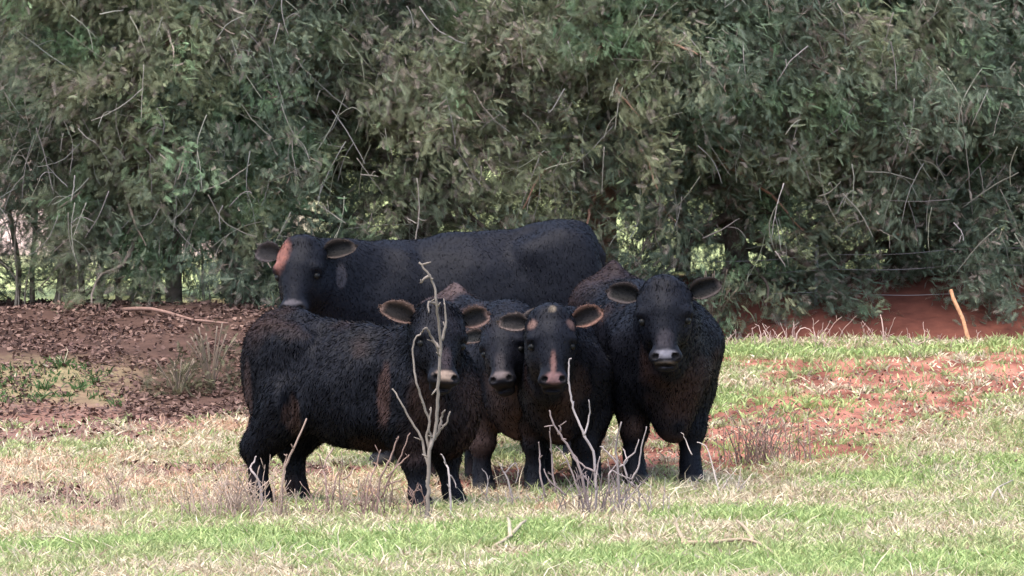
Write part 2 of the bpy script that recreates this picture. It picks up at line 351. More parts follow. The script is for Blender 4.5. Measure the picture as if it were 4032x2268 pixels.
TG = 'evergreen trees crowded along the bank'
def tree(x, y, H, R, zb, tr, label, dens=1.0, hue=0.0, lean=(0, 0), bark=(.10, .075, .06), ntr=1, skirt=None, brown=.25):
    zg = tz(x, y) - .03; org = np.array([x, y, zg]); root = empty('cedar_tree', org)
    tag(root, label, 'tree', TG)
    # trunk(s)
    mb = MB(); tops = []
    for k in range(ntr):
        ox = (k - (ntr - 1) / 2) * .14; hh = H * .95
        pts = [(x + ox, y, zg - .1)] + [(x + ox * (1 + 2 * q) + lean[0] * q * hh + RNG.normal() * .04, y + lean[1] * q * hh + RNG.normal() * .04, zg + q * hh) for q in (.06, .15, .3, .45, .6, .8, 1)]
        pts = smooth_path(pts, 3); rr = tr * np.linspace(1.15, .12, len(pts)) / math.sqrt(ntr); rr[0] *= 1.5
        mb.tube(pts, rr, bark, 9); tops.append(pts)
    tp = tops[0]
    def on_trunk(z, k=0):
        q = tops[k]; return np.array([np.interp(z, q[:, 2], q[:, 0]), np.interp(z, q[:, 2], q[:, 1]), z])
    lm = mb; FP, FD, FS, FC = [], [], [], []
    z = zb; az = RNG.uniform(0, 6.28)
    while z < zg + H - .1:
        hi = z > 3.9
        q = (z - zg) / H
        rad = R * (1 - .75 * max(0, (q - .35) / .65) ** 1.2) * (.55 + .45 * min(1, (z - zb) / .5 + .3))
        az += 2.4 + RNG.normal() * .4
        if math.cos(az) * 0 + math.sin(az) > .45 and RNG.random() < .45: az += math.pi   # fewer limbs on the far side
        L = rad * RNG.uniform(.75, 1.12); ca, sa = math.cos(az), math.sin(az)
        if skirt is not None and ca * skirt[0] > .3 and z < zb + 1.2: L *= skirt[1]
        o = on_trunk(z, int(RNG.integers(ntr)))
        sl = RNG.uniform(.05, .45) - (.25 if z < zb + .5 else 0)
        pts = [o + np.array([ca * L * t, sa * L * t, L * (sl * t - (.35 + .15 * (z < zb + .6)) * t * t)]) + RNG.normal(size=3) * .04 * t for t in np.linspace(0, 1, 6)]
        pts = smooth_path(pts, 3, .006)
        lm.tube(pts, np.linspace(.022 + .012 * L, .004, len(pts)), np.array(bark) * RNG.uniform(.8, 1.5), 5)
        # clusters along the limb
        nc = int((52 if not hi else 9) * dens * L / 1.2 * (.75 + .25 * min(1, max(0, (z - zb) / .5))))
        tt = RNG.uniform(.28, 1.03, nc) ** .8
        cc = np.stack([np.interp(tt, np.linspace(0, 1, len(pts)), pts[:, i]) for i in range(3)], 1)
        cc += RNG.normal(size=cc.shape) * np.array([.15, .15, .14]) * (1.0 if not hi else 1.7)
        for c in cc:
            m = RNG.integers(11, 20) if not hi else RNG.integers(4, 7)
            out = unit(np.array([ca, sa, -.1]) + RNG.normal(size=3) * .45)
            pp = c + RNG.normal(size=(m, 3)) * .055 * (1 if not hi else 1.8)
            dd = out + RNG.normal(size=(m, 3)) * .5 + [0, 0, RNG.uniform(-1.1, .1)]
            FP.append(pp); FD.append(dd); FS.append(RNG.uniform(.05, .125, m) * (1 if not hi else 1.9))
        z += RNG.uniform(.03, .07) if not hi else RNG.uniform(.11, .2)
    FP = np.concatenate(FP); FD = np.concatenate(FD); FS = np.concatenate(FS); n = len(FP)
    a = fbm(FP, 1.1, 11 + int(x * 3))[:, None]; b = fbm(FP, 2.6, 21)[:, None]; c = RNG.random((n, 1))
    dk = np.array([.090, .118, .082]); md = np.array([.152, .192, .125]); ol = np.array([.235, .245, .135]); br = np.array([.23, .19, .155]); lg = np.array([.20, .32, .16])
    col = dk + (md - dk) * np.clip(c * 1.1, 0, 1)
    w = np.clip((a - .52 + hue * .2) * 5, 0, 1) * .85; col = col * (1 - w) + ol * (.7 + .5 * c) * w
    w = np.clip((b - .60) * 7, 0, 1) * .8; col = col * (1 - w) + lg * (.6 + .6 * c) * w
    isb = (RNG.random((n, 1)) < brown * np.clip((.62 - b) * 4, .15, 1)); col = np.where(isb, br * (.6 + .9 * c), col)
    V, T, C = place_fronds(FP, FD, FS, col)
    mesh_obj('crown', V - org, [T], M_fol, root, C, smooth=False)
    mb.build('trunk', M_bark, root, org)
    # bare pale twigs and hanging dead stems in front of the crown
    tm = MB(); pale = np.array([.27, .255, .22])
    for k in range(75):
        zz = RNG.uniform(zb + .1, 3.4); th = RNG.uniform(math.pi * 1.05, math.pi * 1.95); rr = R * RNG.uniform(.75, 1.05)
        p0 = np.array([x + math.cos(th) * rr, y + math.sin(th) * rr, zz])
        L = RNG.uniform(.10, .42); dv = unit(np.array([RNG.normal() * .6, -.15, -1 if RNG.random() < .6 else RNG.normal() * .8]))
        kink = unit(dv + RNG.normal(size=3) * .5)
        L *= 1.25; pts = smooth_path([p0, p0 + dv * L * .4, p0 + dv * L * .62 + kink * L * .14, p0 + dv * L * .75 + kink * L * .3], 3, .0015)
        cc = pale * RNG.uniform(.45, 1.25) * np.array([1, RNG.uniform(.9, 1.05), RNG.uniform(.85, 1.05)])
        tm.tube(pts, np.linspace(.0040, .0018, len(pts)) * RNG.uniform(.7, 1.4), cc, 4)
        if RNG.random() < .6:
            i = len(pts) // 2; e = unit(kink + RNG.normal(size=3) * .9); tm.tube(smooth_path([pts[i], pts[i] + e * L * .3, pts[i] + (e + [0, 0, -.4]) * L * .5], 3), [.0022] * 7, cc, 4)
    tg_ = tm.build('bare_twigs', M_twig, root, org); tg_['kind'] = 'stuff'
    return root

def tx(u, d): return (u - 2016) * d / F
tree(tx(-520, 34.9), 34.9, 5.6, 1.25, 1.15, .09, 'sparse evergreen tree at the far left edge of the bank, trunk just out of view', .8)
tree(tx(130, 34.6), 34.6, 5.2, 1.0, 1.5, .034, 'slim evergreen tree with three thin pale stems, first trunk from the left', .62, .4, ntr=3, bark=(.22, .17, .13))
tree(tx(400, 34.2), 34.2, 5.4, 1.0, 1.5, .042, 'evergreen tree on three thin close stems above the leafy left bank', .75, .2, ntr=3, bark=(.17, .13, .10))
tree(tx(690, 34.0), 34.0, 5.8, 1.25, 1.22, .06, 'evergreen tree with yellowish drooping boughs and a pale scarred trunk', .95, .9, lean=(-.05, 0), bark=(.20, .16, .13))
tree(tx(1010, 34.3), 34.3, 6.2, 1.3, 1.1, .13, 'thick dark trunked evergreen directly behind the cow with the brown face patch', 1.0, .1)
tree(tx(1640, 34.8), 34.8, 6.6, 1.5, 1.3, .16, 'broad evergreen whose dark trunk stands behind the middle of the long backed cow', 1.0, .25, brown=.4)
tree(tx(2400, 34.9), 34.9, 6.4, 1.4, 1.75, .11, 'evergreen tree with a reddish vine wrapped trunk right of the cow rump', .95, .3, bark=(.21, .12, .085))
tree(tx(2930, 35.2), 35.2, 6.5, 1.55, 1.1, .085, 'evergreen tree with a low skirt of boughs hanging behind the right calf', 1.0, .2, skirt=(-1, 1.0))
tree(tx(3520, 35.7), 35.7, 6.5, 1.6, 1.15, .12, 'dense dark evergreen above the bare red bank left of the leaning post', 1.1, -.1)
tree(tx(4010, 35.9), 35.9, 6.2, 1.5, 1.15, .10, 'green leafy evergreen at the right edge of the photo above the wire fence', 1.1, .2)
tree(tx(4600, 36.0), 36.0, 6.0, 1.4, 1.2, .10, 'evergreen tree past the right edge reaching into view', .8)

for u_, d_, lb in ((280, 38.2, 'evergreen in the back row seen through the gap left of the close thin stems'), (900, 38.0, 'back row evergreen filling the gap between the scarred trunk and the thick dark trunk'), (1330, 38.4, 'back row evergreen seen above the neck of the brown patched cow'), (2020, 38.3, 'back row evergreen seen above the rump of the long backed cow'), (2680, 38.6, 'back row evergreen in the bright gap above the right calf'), (3250, 38.8, 'back row evergreen above the left end of the wire fence'), (3800, 38.8, 'back row evergreen above the leaning orange post')):
    tree(tx(u_, d_), d_, 5.8, 1.4, (2.05 if u_ < 1000 else 1.85), .06, lb, .7, -.1)

def shrub(u, v, h, w, label, col):
    g = G(u, v); org = g; root = empty('bush', org); tag(root, label, 'bush')
    n = int(420 * w / .5); th = RNG.uniform(0, 6.28, n); r = np.sqrt(RNG.random(n)) * w; zz = RNG.random(n) ** 1.2 * h
    pp = np.stack([np.cos(th) * r, np.sin(th) * r * .7, zz * (1 - .5 * (r / w) ** 2)], 1)
    dd = np.stack([np.cos(th) * .6, np.sin(th) * .6, RNG.normal(size=n) * .7 + .2], 1) + RNG.normal(size=(n, 3)) * .3
    c = np.array(col) * (.6 + .8 * RNG.random((n, 1)))
    V, T, C = place_fronds(pp, dd, RNG.uniform(.05, .1, n), c); mesh_obj('leaves', V, [T], M_fol, root, C, smooth=False)
    m = MB()
    for k in range(14):
        a = RNG.uniform(0, 6.28); q = RNG.uniform(.2, 1) * w
        m.tube(smooth_path([(0, 0, -.02), (math.cos(a) * q * .5, math.sin(a) * q * .3, h * .5), (math.cos(a) * q, math.sin(a) * q * .6, h * RNG.uniform(.7, 1.1))], 3), [.005] * 7, (.2, .15, .11), 4)
    m.build('stems', M_twig, root)
shrub(830, 1540, .42, .26, 'olive green scrubby bush against the red bank left of the front calf', (.10, .095, .05))
shrub(700, 1560, .22, .2, 'low dry green bush at the foot of the leafy bank', (.12, .11, .06))
shrub(2800, 1330, .45, .22, 'dim brownish bush on the bank beside the shoulder of the right calf', (.07, .06, .035))

for u_, lb in ((60, 'wispy bare stem at the far left below the hanging boughs'), (235, 'crooked thin stem between the slim pale stemmed tree and its right neighbour'), (520, 'leaning grey bare stem left of the scarred pale trunk'), (600, 'thin dark sapling close beside the scarred pale trunk'), (800, 'straight bare stem between the scarred trunk and the thick dark trunk'), (905, 'forked bare stem just left of the brown patched cow')):
    d_ = 33.7 + .5 * RNG.random(); b0 = np.array([tx(u_, d_), d_, 0]); b0[2] = tz(b0[0], d_) - .02; rt = empty('bare_sapling', b0); tag(rt, lb, 'sapling', 'bare saplings under the left trees'); m = MB(); c_ = np.array([.20, .165, .13]) * RNG.uniform(.6, 1.5)
    for k in range(3):
        ln_ = RNG.normal() * .12; h_ = RNG.uniform(.6, 1.0)
        pts = smooth_path([b0 + [k * .03, 0, 0], b0 + [k * .03 + ln_ * .3, 0, h_ * .4], b0 + [ln_ * 1.3 + RNG.normal() * .04, -.03, h_ * .75], b0 + [ln_ * 2, -.05, h_ * 1.15]], 4, .003)
        m.tube(pts, np.linspace(.011, .004, len(pts)) * (1.2 if k == 0 else .7), c_, 5)
        for j in (5, 8, 10): e = np.array([RNG.normal() * .12, RNG.normal() * .05, .1]); m.tube([pts[j], pts[j] + e * .6, pts[j] + e + [0, 0, .03]], [.004, .003, .002], c_, 4)
    m.build('stem', M_bark, rt, b0)

# ------------------------------------------------------------------ fence, post, sticks
fr = empty('wire_fence', P(3300, 1250, 35.0)); fo = np.array(fr.location)
tag(fr, 'thin rusty wire fence strung along the red bank under the right trees', 'fence')
for k, (v0, v1) in enumerate([(1150, 1165), (1085, 1035), (1035, 965)]):
    m = MB(); m.tube(smooth_path([P(u, v0 + (v1 - v0) * (u - 2700) / 1500 + 5 * math.sin(u / 90.), 34.75) for u in range(2700, 4500, 150)], 3), .0028, (.20, .18, .18), 4)
    m.build('wire', M_wire, fr, fo)
for u in (3212, 4120):
    m = MB(); b = P(u, 1290, 34.8); b[2] = tz(b[0], 34.8) - .05
    m.tube([b, b + [0.01, 0, .5]], .012, (.24, .23, .24), 6); m.build('post', M_wire, fr, fo)

def squared_post(u0, v0, u1, v1, d, w, label, col):
    a = P(u0, v0, d); a[2] = min(a[2], tz(a[0], d)) - .03; b = P(u1, v1, d + .15)
    rt = empty('leaning_post', a); tag(rt, label, 'post')
    t = unit(b - a); s = unit(np.cross(t, [0, 1, 0])); q = np.cross(t, s); n = 9; V = []
    for i in range(n):
        f = i / (n - 1); c = (b - a) * f + s * .006 * math.sin(f * 9); r = w * (1.05 - .15 * f)
        for k in range(8):
            th = k * math.pi / 4 + .4; e = 1 / max(abs(math.cos(th)), abs(math.sin(th))) ** .6
            V.append(c + (s * math.cos(th) + q * math.sin(th)) * r * e * (1 + .06 * RNG.normal()))
    V.append((b - a) + t * .008); V = np.array(V); i = np.arange(n * 8).reshape(n, 8); j = np.roll(i, -1, 1)
    Q = np.stack([i[:-1], j[:-1], j[1:], i[1:]], -1).reshape(-1, 4); T = np.stack([i[-1], j[-1], np.full(8, n * 8)], 1)
    mesh_obj('shaft', V, [Q, T], M_wood, rt, np.broadcast_to(np.array(col), (len(V), 3)), smooth=False)
squared_post(3832, 1330, 3745, 1142, 33.3, .014, 'orange tan wooden post leaning left at the foot of the red bank', (.46, .24, .13))

def stick(label, pls, d, r, col, name='fallen_stick', cat='stick', z0=None):
    base = P(*pls[0][0], d); rt = empty(name, base); tag(rt, label, cat); m = MB()
    for pl in pls:
        pts = smooth_path([P(u, v, d) + [0, RNG.normal() * .03, 0] for u, v in pl], 3, .002)
        m.tube(pts, np.linspace(r, r * .5, len(pts)), col, 6)
    o = m.build('branch', M_twig, rt, base); return rt
def gstick(label, pls, r, col):
    P0 = G(*pls[0][0]); rt = empty('fallen_stick', P0); tag(rt, label, 'stick')
    for pl in pls:
        m = MB()
        pts = smooth_path([G(u, v) + [0, 0, r * 1.2 + lift] for (u, v, lift) in [(q + (0,))[:3] for q in pl]], 3, .002)
        m.tube(pts, np.linspace(r, r * .5, len(pts)), col, 6); m.build('branch', M_twig, rt, P0)
P0 = None
def gst(label, pls, r, col):
    g0 = G(*pls[0][0][:2]); rt = empty('fallen_stick', g0); tag(rt, label, 'stick')
    for pl in pls:
        m = MB(); pts = smooth_path([G(q[0], q[1]) + [0, 0, r * 1.4 + (q[2] if len(q) > 2 else 0)] for q in pl], 3, .002)
        m.tube(pts, np.linspace(r, r * .5, len(pts)), col, 6); m.build('branch', M_twig, rt, g0)
gst('long dead branch lying along the top of the leafy left bank', [[(480, 1235), (600, 1250, .03), (760, 1275), (900, 1285)]], .016, (.22, .13, .10))
gst('pale broken stick poking up from the grass at the bottom centre', [[(1950, 2170), (2010, 2140, .02), (2070, 2110, .05)], [(2010, 2140, .02), (2000, 2100, .05)]], .012, (.36, .29, .2))
gst('forked pale branch lying in the grass right of the bottom centre', [[(2620, 2160), (2800, 2170, .02), (2960, 2160, .02), (3070, 2215)], [(2960, 2160, .02), (2945, 2125, .02), (2900, 2085, .03)], [(2700, 2165), (2660, 2110, .04)]], .012, (.32, .24, .16))
gst('short bleached forked stick near the right edge of the grass', [[(3890, 1990), (3930, 1960, .04), (3985, 1945, .06)], [(3930, 1960, .04), (3960, 1990)]], .007, (.34, .29, .22))
gst('slender dark twig lying on the lower left grass', [[(60, 2130), (240, 2150, .03), (360, 2200)]], .006, (.42, .33, .25))

# dead weeds standing in front of the cattle
def weed(label, d, pls, r=.006, col=(.50, .40, .31), cat='dead weed', fine=0, spread=.25, hmax=.35, name='dead_weed'):
    u0, v0 = pls[0][0]; base = P(u0, v0, d); base[2] = tz(base[0], d); rt = empty(name, base); tag(rt, label, cat)
    off = base - P(u0, v0, d); m_all = []
    for k, pl in enumerate(pls):
        m = MB(); w = np.linspace(1, 0, len(pl))
        dd = 0; pts = []
        for i, (u, v) in enumerate(pl):
            dd += RNG.normal() * .02; pts.append(P(u, v, d) + [0, dd, 0])
        pts = np.array(pts)
        if k == 0: pts[0] += off; pts[0][2] -= .03
        pts = smooth_path(pts, 4, .0018)
        rr = (r if k == 0 else r * .72); cc = np.array(col) * RNG.uniform(.85, 1.15)
        m.tube(pts, np.linspace(rr, rr * .45, len(pts)), cc, 6)
        for j in range(3, len(pts) - 1, 4):   # short spurs and buds
            if RNG.random() < .4:
                e = unit(RNG.normal(size=3) + [0, 0, .8]) * RNG.uniform(.015, .05); m.tube([pts[j], pts[j] + e * .6, pts[j] + e], [rr * .5, rr * .4, rr * .25], cc, 4)
        m.build('stem', M_twig, rt, base)
    if fine:
        m = MB()
        for k in range(fine):
            a = RNG.uniform(0, 6.28); q = RNG.random() * spread; p0 = np.array([base[0] + math.cos(a) * q, base[1] + math.sin(a) * q * .5, 0]); p0[2] = tz(p0[0], p0[1]) - .02
            h = RNG.uniform(.3, 1) * hmax; le = RNG.normal(size=2) * .28
            pts = smooth_path([p0, p0 + [le[0] * h * .4, le[1] * h * .4, h * .5], p0 + [le[0] * h * 1.1 + RNG.normal() * .02, le[1] * h, h]], 4, .002)
            c = np.array(col) * RNG.uniform(.6, 1.3); m.tube(pts, np.linspace(.0035, .0014, len(pts)), c, 4)
            for z_ in range(RNG.integers(0, 3)):
                j = RNG.integers(3, len(pts) - 1); e = unit(np.array([RNG.normal(), RNG.normal() * .4, .8])) * h * .25
                m.tube([pts[j], pts[j] + e], [.0024, .0012], c, 4)
        m.build('thin_stems', M_twig, rt, base)['kind'] = 'stuff'
    return rt
weed('tallest bleached branching sapling standing in front of the front calf head', 22.8,
     [[(1676, 2066), (1687, 1960), (1687, 1892), (1691, 1773), (1713, 1700), (1724, 1600), (1727, 1497), (1736, 1373), (1730, 1280), (1719, 1186), (1712, 1130), (1694, 1083), (1653, 1033)],
      [(1691, 1773), (1680, 1720), (1690, 1659), (1660, 1570), (1640, 1503), (1628, 1414), (1632, 1339), (1660, 1310)],
      [(1690, 1840), (1672, 1780), (1656, 1721), (1610, 1640), (1575, 1580), (1544, 1529)],
      [(1702, 1740), (1728, 1700), (1755, 1670), (1770, 1622)], [(1728, 1700), (1735, 1650), (1752, 1612)],
      [(1691, 1773), (1697, 1720), (1690, 1690), (1697, 1600)], [(1740, 1340), (1755, 1270), (1750, 1190)], [(1736, 1373), (1700, 1330), (1680, 1290), (1660, 1310)], [(1720, 1200), (1690, 1190), (1688, 1230)], [(1735, 1400), (1718, 1360), (1700, 1340)], [(1676, 2040), (1692, 2065), (1712, 2085)], [(1680, 2030), (1668, 2060), (1660, 2090)],
      [(1694, 1083), (1670, 1100), (1655, 1112)]], r=.0110, col=(.18, .15, .125), fine=10, spread=.1, hmax=.15)
weed('tall curving bare stem reaching up beside the pink nosed calf', 23.1,
     [[(2345, 1900), (2340, 1814), (2304, 1721), (2268, 1640), (2252, 1581), (2243, 1500), (2241, 1431), (2252, 1412)], [(2300, 1715), (2322, 1640), (2318, 1575)]], r=.0075, col=(.28, .24, .23))
weed('bent dark branching weed with long arched stems below the pink nosed calf', 23.1,
     [[(2330, 1915), (2288, 1866), (2252, 1783), (2205, 1710), (2175, 1660), (2164, 1612)], [(2345, 1860), (2290, 1830), (2252, 1783), (2215, 1730)], [(2200, 1710), (2208, 1690), (2200, 1675)],
      [(2290, 1960), (2260, 1880), (2225, 1800), (2190, 1760)], [(2190, 1940), (2175, 1850), (2172, 1770), (2165, 1700)], [(2230, 1950), (2170, 1900), (2140, 1845)], [(2150, 1960), (2128, 1880), (2125, 1790), (2120, 1740)]],
     r=.008, col=(.22, .17, .16), fine=26, spread=.22, hmax=.3)
weed('grey forked dead weed in front of the legs of the right calf', 23.1,
     [[(2440, 1930), (2432, 1830), (2425, 1762), (2443, 1659)], [(2485, 1887), (2511, 1840), (2525, 1760), (2545, 1676)], [(2470, 1880), (2460, 1820), (2500, 1780), (2515, 1730)], [(2430, 1830), (2400, 1790), (2365, 1755)],
      [(2440, 1840), (2470, 1815), (2455, 1770)], [(2400, 1950), (2395, 1870), (2410, 1850), (2430, 1860), (2490, 1890)], [(2345, 1930), (2350, 1860), (2360, 1795)]], r=.0075, col=(.27, .22, .21), fine=30, spread=.25, hmax=.22)
weed('straight tan broken stalk leaning right below the rump of the front calf', 23.1,
     [[(1107, 1975), (1112, 1900), (1123, 1840), (1165, 1745), (1206, 1650)], [(1112, 1900), (1120, 1830), (1128, 1790)]], r=.0085, col=(.30, .21, .165))
weed('short kinked grey stem in front of the hind leg of the front calf', 23.1,
     [[(1035, 1975), (1024, 1918), (1002, 1870), (985, 1845), (995, 1825), (1005, 1798)]], r=.0075, col=(.32, .26, .24))
weed('brown bunch of forked stalks under the belly of the front calf', 23.1,
     [[(1295, 1990), (1282, 1900), (1272, 1845), (1290, 1800), (1309, 1767)], [(1272, 1845), (1262, 1800), (1250, 1780)], [(1345, 1985), (1335, 1900), (1350, 1840), (1348, 1770)], [(1350, 1890), (1375, 1870), (1392, 1846)], [(1310, 1960), (1325, 1880), (1345, 1835)],
      [(1370, 2060), (1355, 1980), (1350, 1900)]], r=.0065, col=(.25, .17, .14), fine=26, spread=.3, hmax=.2)
weed('fan of brown slanted stalks in front of the chest of the front calf', 23.1,
     [[(1480, 1990), (1495, 1900), (1521, 1840), (1550, 1770), (1570, 1715)], [(1500, 1960), (1550, 1850), (1590, 1770), (1612, 1706)], [(1440, 1980), (1455, 1900), (1480, 1830), (1500, 1773)], [(1520, 1880), (1570, 1830), (1612, 1790)], [(1510, 1920), (1550, 1900), (1585, 1890)],
      [(1420, 1990), (1440, 1910), (1450, 1860)]], r=.0072, col=(.25, .165, .135), fine=34, spread=.3, hmax=.24)
weed('split grey stalk right of the tall sapling in front of the calf front leg', 23.1,
     [[(1775, 1960), (1770, 1880), (1752, 1820), (1738, 1788)], [(1770, 1870), (1785, 1890), (1797, 1925)]], r=.0065, col=(.34, .29, .27))
weed('small crossed grey twigs between the middle calf legs', 23.8,
     [[(2030, 1925), (2000, 1890), (1975, 1850), (1965, 1830)], [(1985, 1870), (2015, 1835), (2030, 1825), (2040, 1860), (2030, 1905)], [(1915, 1950), (1920, 1880), (1900, 1845)]], r=.006, col=(.30, .25, .23), fine=12, spread=.3, hmax=.14)
weed('pinkish thicket of dry stems left of the front calf hind feet', 23.1, [[(930, 2060), (925, 1970), (915, 1880)], [(985, 2060), (990, 1980), (1000, 1930)]], r=.004, col=(.38, .28, .22), fine=110, spread=.33, hmax=.3)
weed('sparse pinkish dry weeds standing on the far left of the grass', 23.6, [[(440, 1990), (470, 1900), (500, 1800)], [(560, 2050), (545, 1950), (530, 1890)]], r=.004, col=(.40, .29, .22), fine=70, spread=.75, hmax=.26)
weed('grey brown weed clump on the red clay right of the right calf', 26.2, [[(3010, 1860), (3010, 1760), (3030, 1690)], [(2960, 1850), (2985, 1770), (2950, 1700)]], r=.0045, col=(.24, .165, .135), fine=80, spread=.28, hmax=.34)
weed('pale slanting stems beside the front hoof of the right calf', 24.4, [[(2840, 1850), (2790, 1780), (2745, 1740)], [(2725, 1790), (2700, 1740), (2690, 1705)]], r=.005, col=(.50, .42, .37), fine=10, spread=.2, hmax=.2)
weed('dry stalks standing at the crest below the red bank, beside the leaning post', 32.8, [[(3480, 1350), (3478, 1290), (3470, 1240)]], r=.006, col=(.45, .31, .26), fine=30, spread=.8, hmax=.22)
weed('row of dry stalks on the grassy crest right of the right calf', 32.8, [[(3030, 1370), (3020, 1330), (3005, 1300)], [(3130, 1370), (3140, 1310), (3170, 1290), (3200, 1310)]], r=.007, col=(.50, .35, .30), fine=44, spread=.95, hmax=.18)
weed('thin young sapling with bare stem rising behind the long backed cow', 29.5, [[(1632, 1250), (1630, 1100), (1636, 950), (1652, 820), (1640, 700)], [(1640, 880), (1605, 862)], [(1645, 860), (1680, 872)]], r=.006, col=(.22, .19, .16), cat='sapling', name='bare_sapling')

# ------------------------------------------------------------------ cattle: smooth implicit bodies
class Body:
    def __init__(s): s.pr = []; s.cut = []
    def ell(s, c, r, k=.06, R=None, cut=False): (s.cut if cut else s.pr).append(('e', np.array(c, float), np.array(r, float), k, R))
    def rc(s, a, b, ra, rb, k=.05, sq=None): s.pr.append(('c', np.array(a, float), np.array(b, float), (ra, rb), k, sq))
    def field(s, lo, hi, h):
        ax = [np.arange(lo[i], hi[i] + h, h) for i in range(3)]
        Fd = np.full([len(a) for a in ax], 1.0, np.float32)
        def ev(p, sub):
            g = np.stack(np.meshgrid(*[ax[i][sub[i]] for i in range(3)], indexing='ij'), -1)
            if p[0] == 'e':
                q = g - p[1]
                if p[4] is not None: q = q @ p[4]       # columns of R = local axes
                k0 = np.sqrt(((q / p[2]) ** 2).sum(-1)); k1 = np.sqrt(((q / p[2] ** 2) ** 2).sum(-1)) + 1e-6
                return k0 * (k0 - 1) / k1
            a, b = p[1], p[2]; ab = b - a; t = np.clip(((g - a) @ ab) / (ab @ ab), 0, 1); w = g - a - t[..., None] * ab
            if p[5] is not None: w = w / np.array(p[5])
            return np.sqrt((w ** 2).sum(-1)) - (p[3][0] * (1 - t) + p[3][1] * t)
        def box(p, m):
            if p[0] == 'e': r = max(p[2]); l, u = p[1] - r, p[1] + r
            else:
                r = max(p[3]) * (max(p[5]) if p[5] is not None else 1); l, u = np.minimum(p[1], p[2]) - r, np.maximum(p[1], p[2]) + r
            sub = []
            for i in range(3):
                i0 = max(0, int((l[i] - m - ax[i][0]) / h)); i1 = min(len(ax[i]), int((u[i] + m - ax[i][0]) / h) + 2); sub.append(slice(i0, max(i1, i0)))
            return tuple(sub)
        for p in s.pr:
            sub = box(p, .10); d = ev(p, sub); f = Fd[sub]; k = p[3] if p[0] == 'e' else p[4]
            hh = np.maximum(k - np.abs(f - d), 0) / k; Fd[sub] = np.minimum(f, d) - hh * hh * k * .25
        for p in s.cut:
            sub = box(p, .07); d = -ev(p, sub); f = Fd[sub]; k = p[3]
            hh = np.maximum(k - np.abs(f - d), 0) / k; Fd[sub] = np.maximum(f, d) + hh * hh * k * .25
        return Fd, ax
def surface_nets(Fd, ax, h):
    S = Fd < 0; nx, ny, nz = Fd.shape
    c = [S[i:nx - 1 + i, j:ny - 1 + j, k:nz - 1 + k] for i in (0, 1) for j in (0, 1) for k in (0, 1)]
    sm = sum(q.astype(np.int8) for q in c); act = (sm > 0) & (sm < 8); I, J, K = np.nonzero(act); n = len(I)
    idx = np.full(act.shape, -1, np.int64); idx[I, J, K] = np.arange(n)
    pos = np.zeros((n, 3)); cnt = np.zeros(n)
    cr = [(0, 0, 0), (0, 0, 1), (0, 1, 0), (0, 1, 1), (1, 0, 0), (1, 0, 1), (1, 1, 0), (1, 1, 1)]
    for a in range(8):
        for b in range(a + 1, 8):
            A, B = np.array(cr[a]), np.array(cr[b])
            if abs(A - B).sum() != 1: continue
            fa = Fd[I + A[0], J + A[1], K + A[2]]; fb = Fd[I + B[0], J + B[1], K + B[2]]; m = (fa < 0) != (fb < 0)
            t = np.where(m, fa / np.where(m, fa - fb, 1), 0)[:, None]
            pos += np.where(m[:, None], A + (B - A) * t, 0); cnt += m
    V = (np.stack([I, J, K], 1) + pos / cnt[:, None]) * h + [ax[0][0], ax[1][0], ax[2][0]]
    Q = []
    for axn in range(3):
        d = [0, 0, 0]; d[axn] = 1
        A = S[:nx - d[0], :ny - d[1], :nz - d[2]]; B = S[d[0]:, d[1]:, d[2]:]
        i, j, k = np.nonzero(A != B); o = [x for x in range(3) if x != axn]
        ok = (np.stack([i, j, k], 1)[:, o] > 0).all(1)
        lim = np.array(act.shape); P3 = np.stack([i, j, k], 1); ok &= (P3 < lim).all(1); P3 = P3[ok]; inn = A[i, j, k][ok]
        e1 = np.zeros(3, int); e2 = np.zeros(3, int); e1[(axn + 1) % 3] = 1; e2[(axn + 2) % 3] = 1
        g = lambda q: idx[q[:, 0], q[:, 1], q[:, 2]]
        q = np.stack([g(P3 - e1 - e2), g(P3 - e2), g(P3), g(P3 - e1)], 1); q[~inn] = q[~inn][:, ::-1]; Q.append(q)
    Q = np.concatenate(Q); Q = Q[(Q >= 0).all(1)]
    return V, Q
def vnormals(V, Q):
    fn = np.cross(V[Q[:, 2]] - V[Q[:, 0]], V[Q[:, 3]] - V[Q[:, 1]]); N = np.zeros_like(V)
    for k in range(4): np.add.at(N, Q[:, k], fn)
    return unit(N)
def rotm(yaw, pitch, roll):
    """head axes in world: columns s (animal's left->viewer's right when facing camera), f (out of the face), a (down the face)"""
    cy, sy = math.cos(yaw), math.sin(yaw); cp, sp = math.cos(pitch), math.sin(pitch); cr, sr = math.cos(roll), math.sin(roll)
    s = np.array([1, 0, 0.]); f = np.array([0, -cp, sp]); a = np.array([0, -sp, -cp])
    Rr = np.array([[cr, 0, sr], [0, 1, 0], [-sr, 0, cr]]); Ry = np.array([[cy, -sy, 0], [sy, cy, 0], [0, 0, 1]])
    return Ry @ Rr @ np.stack([s, f, a], 1)

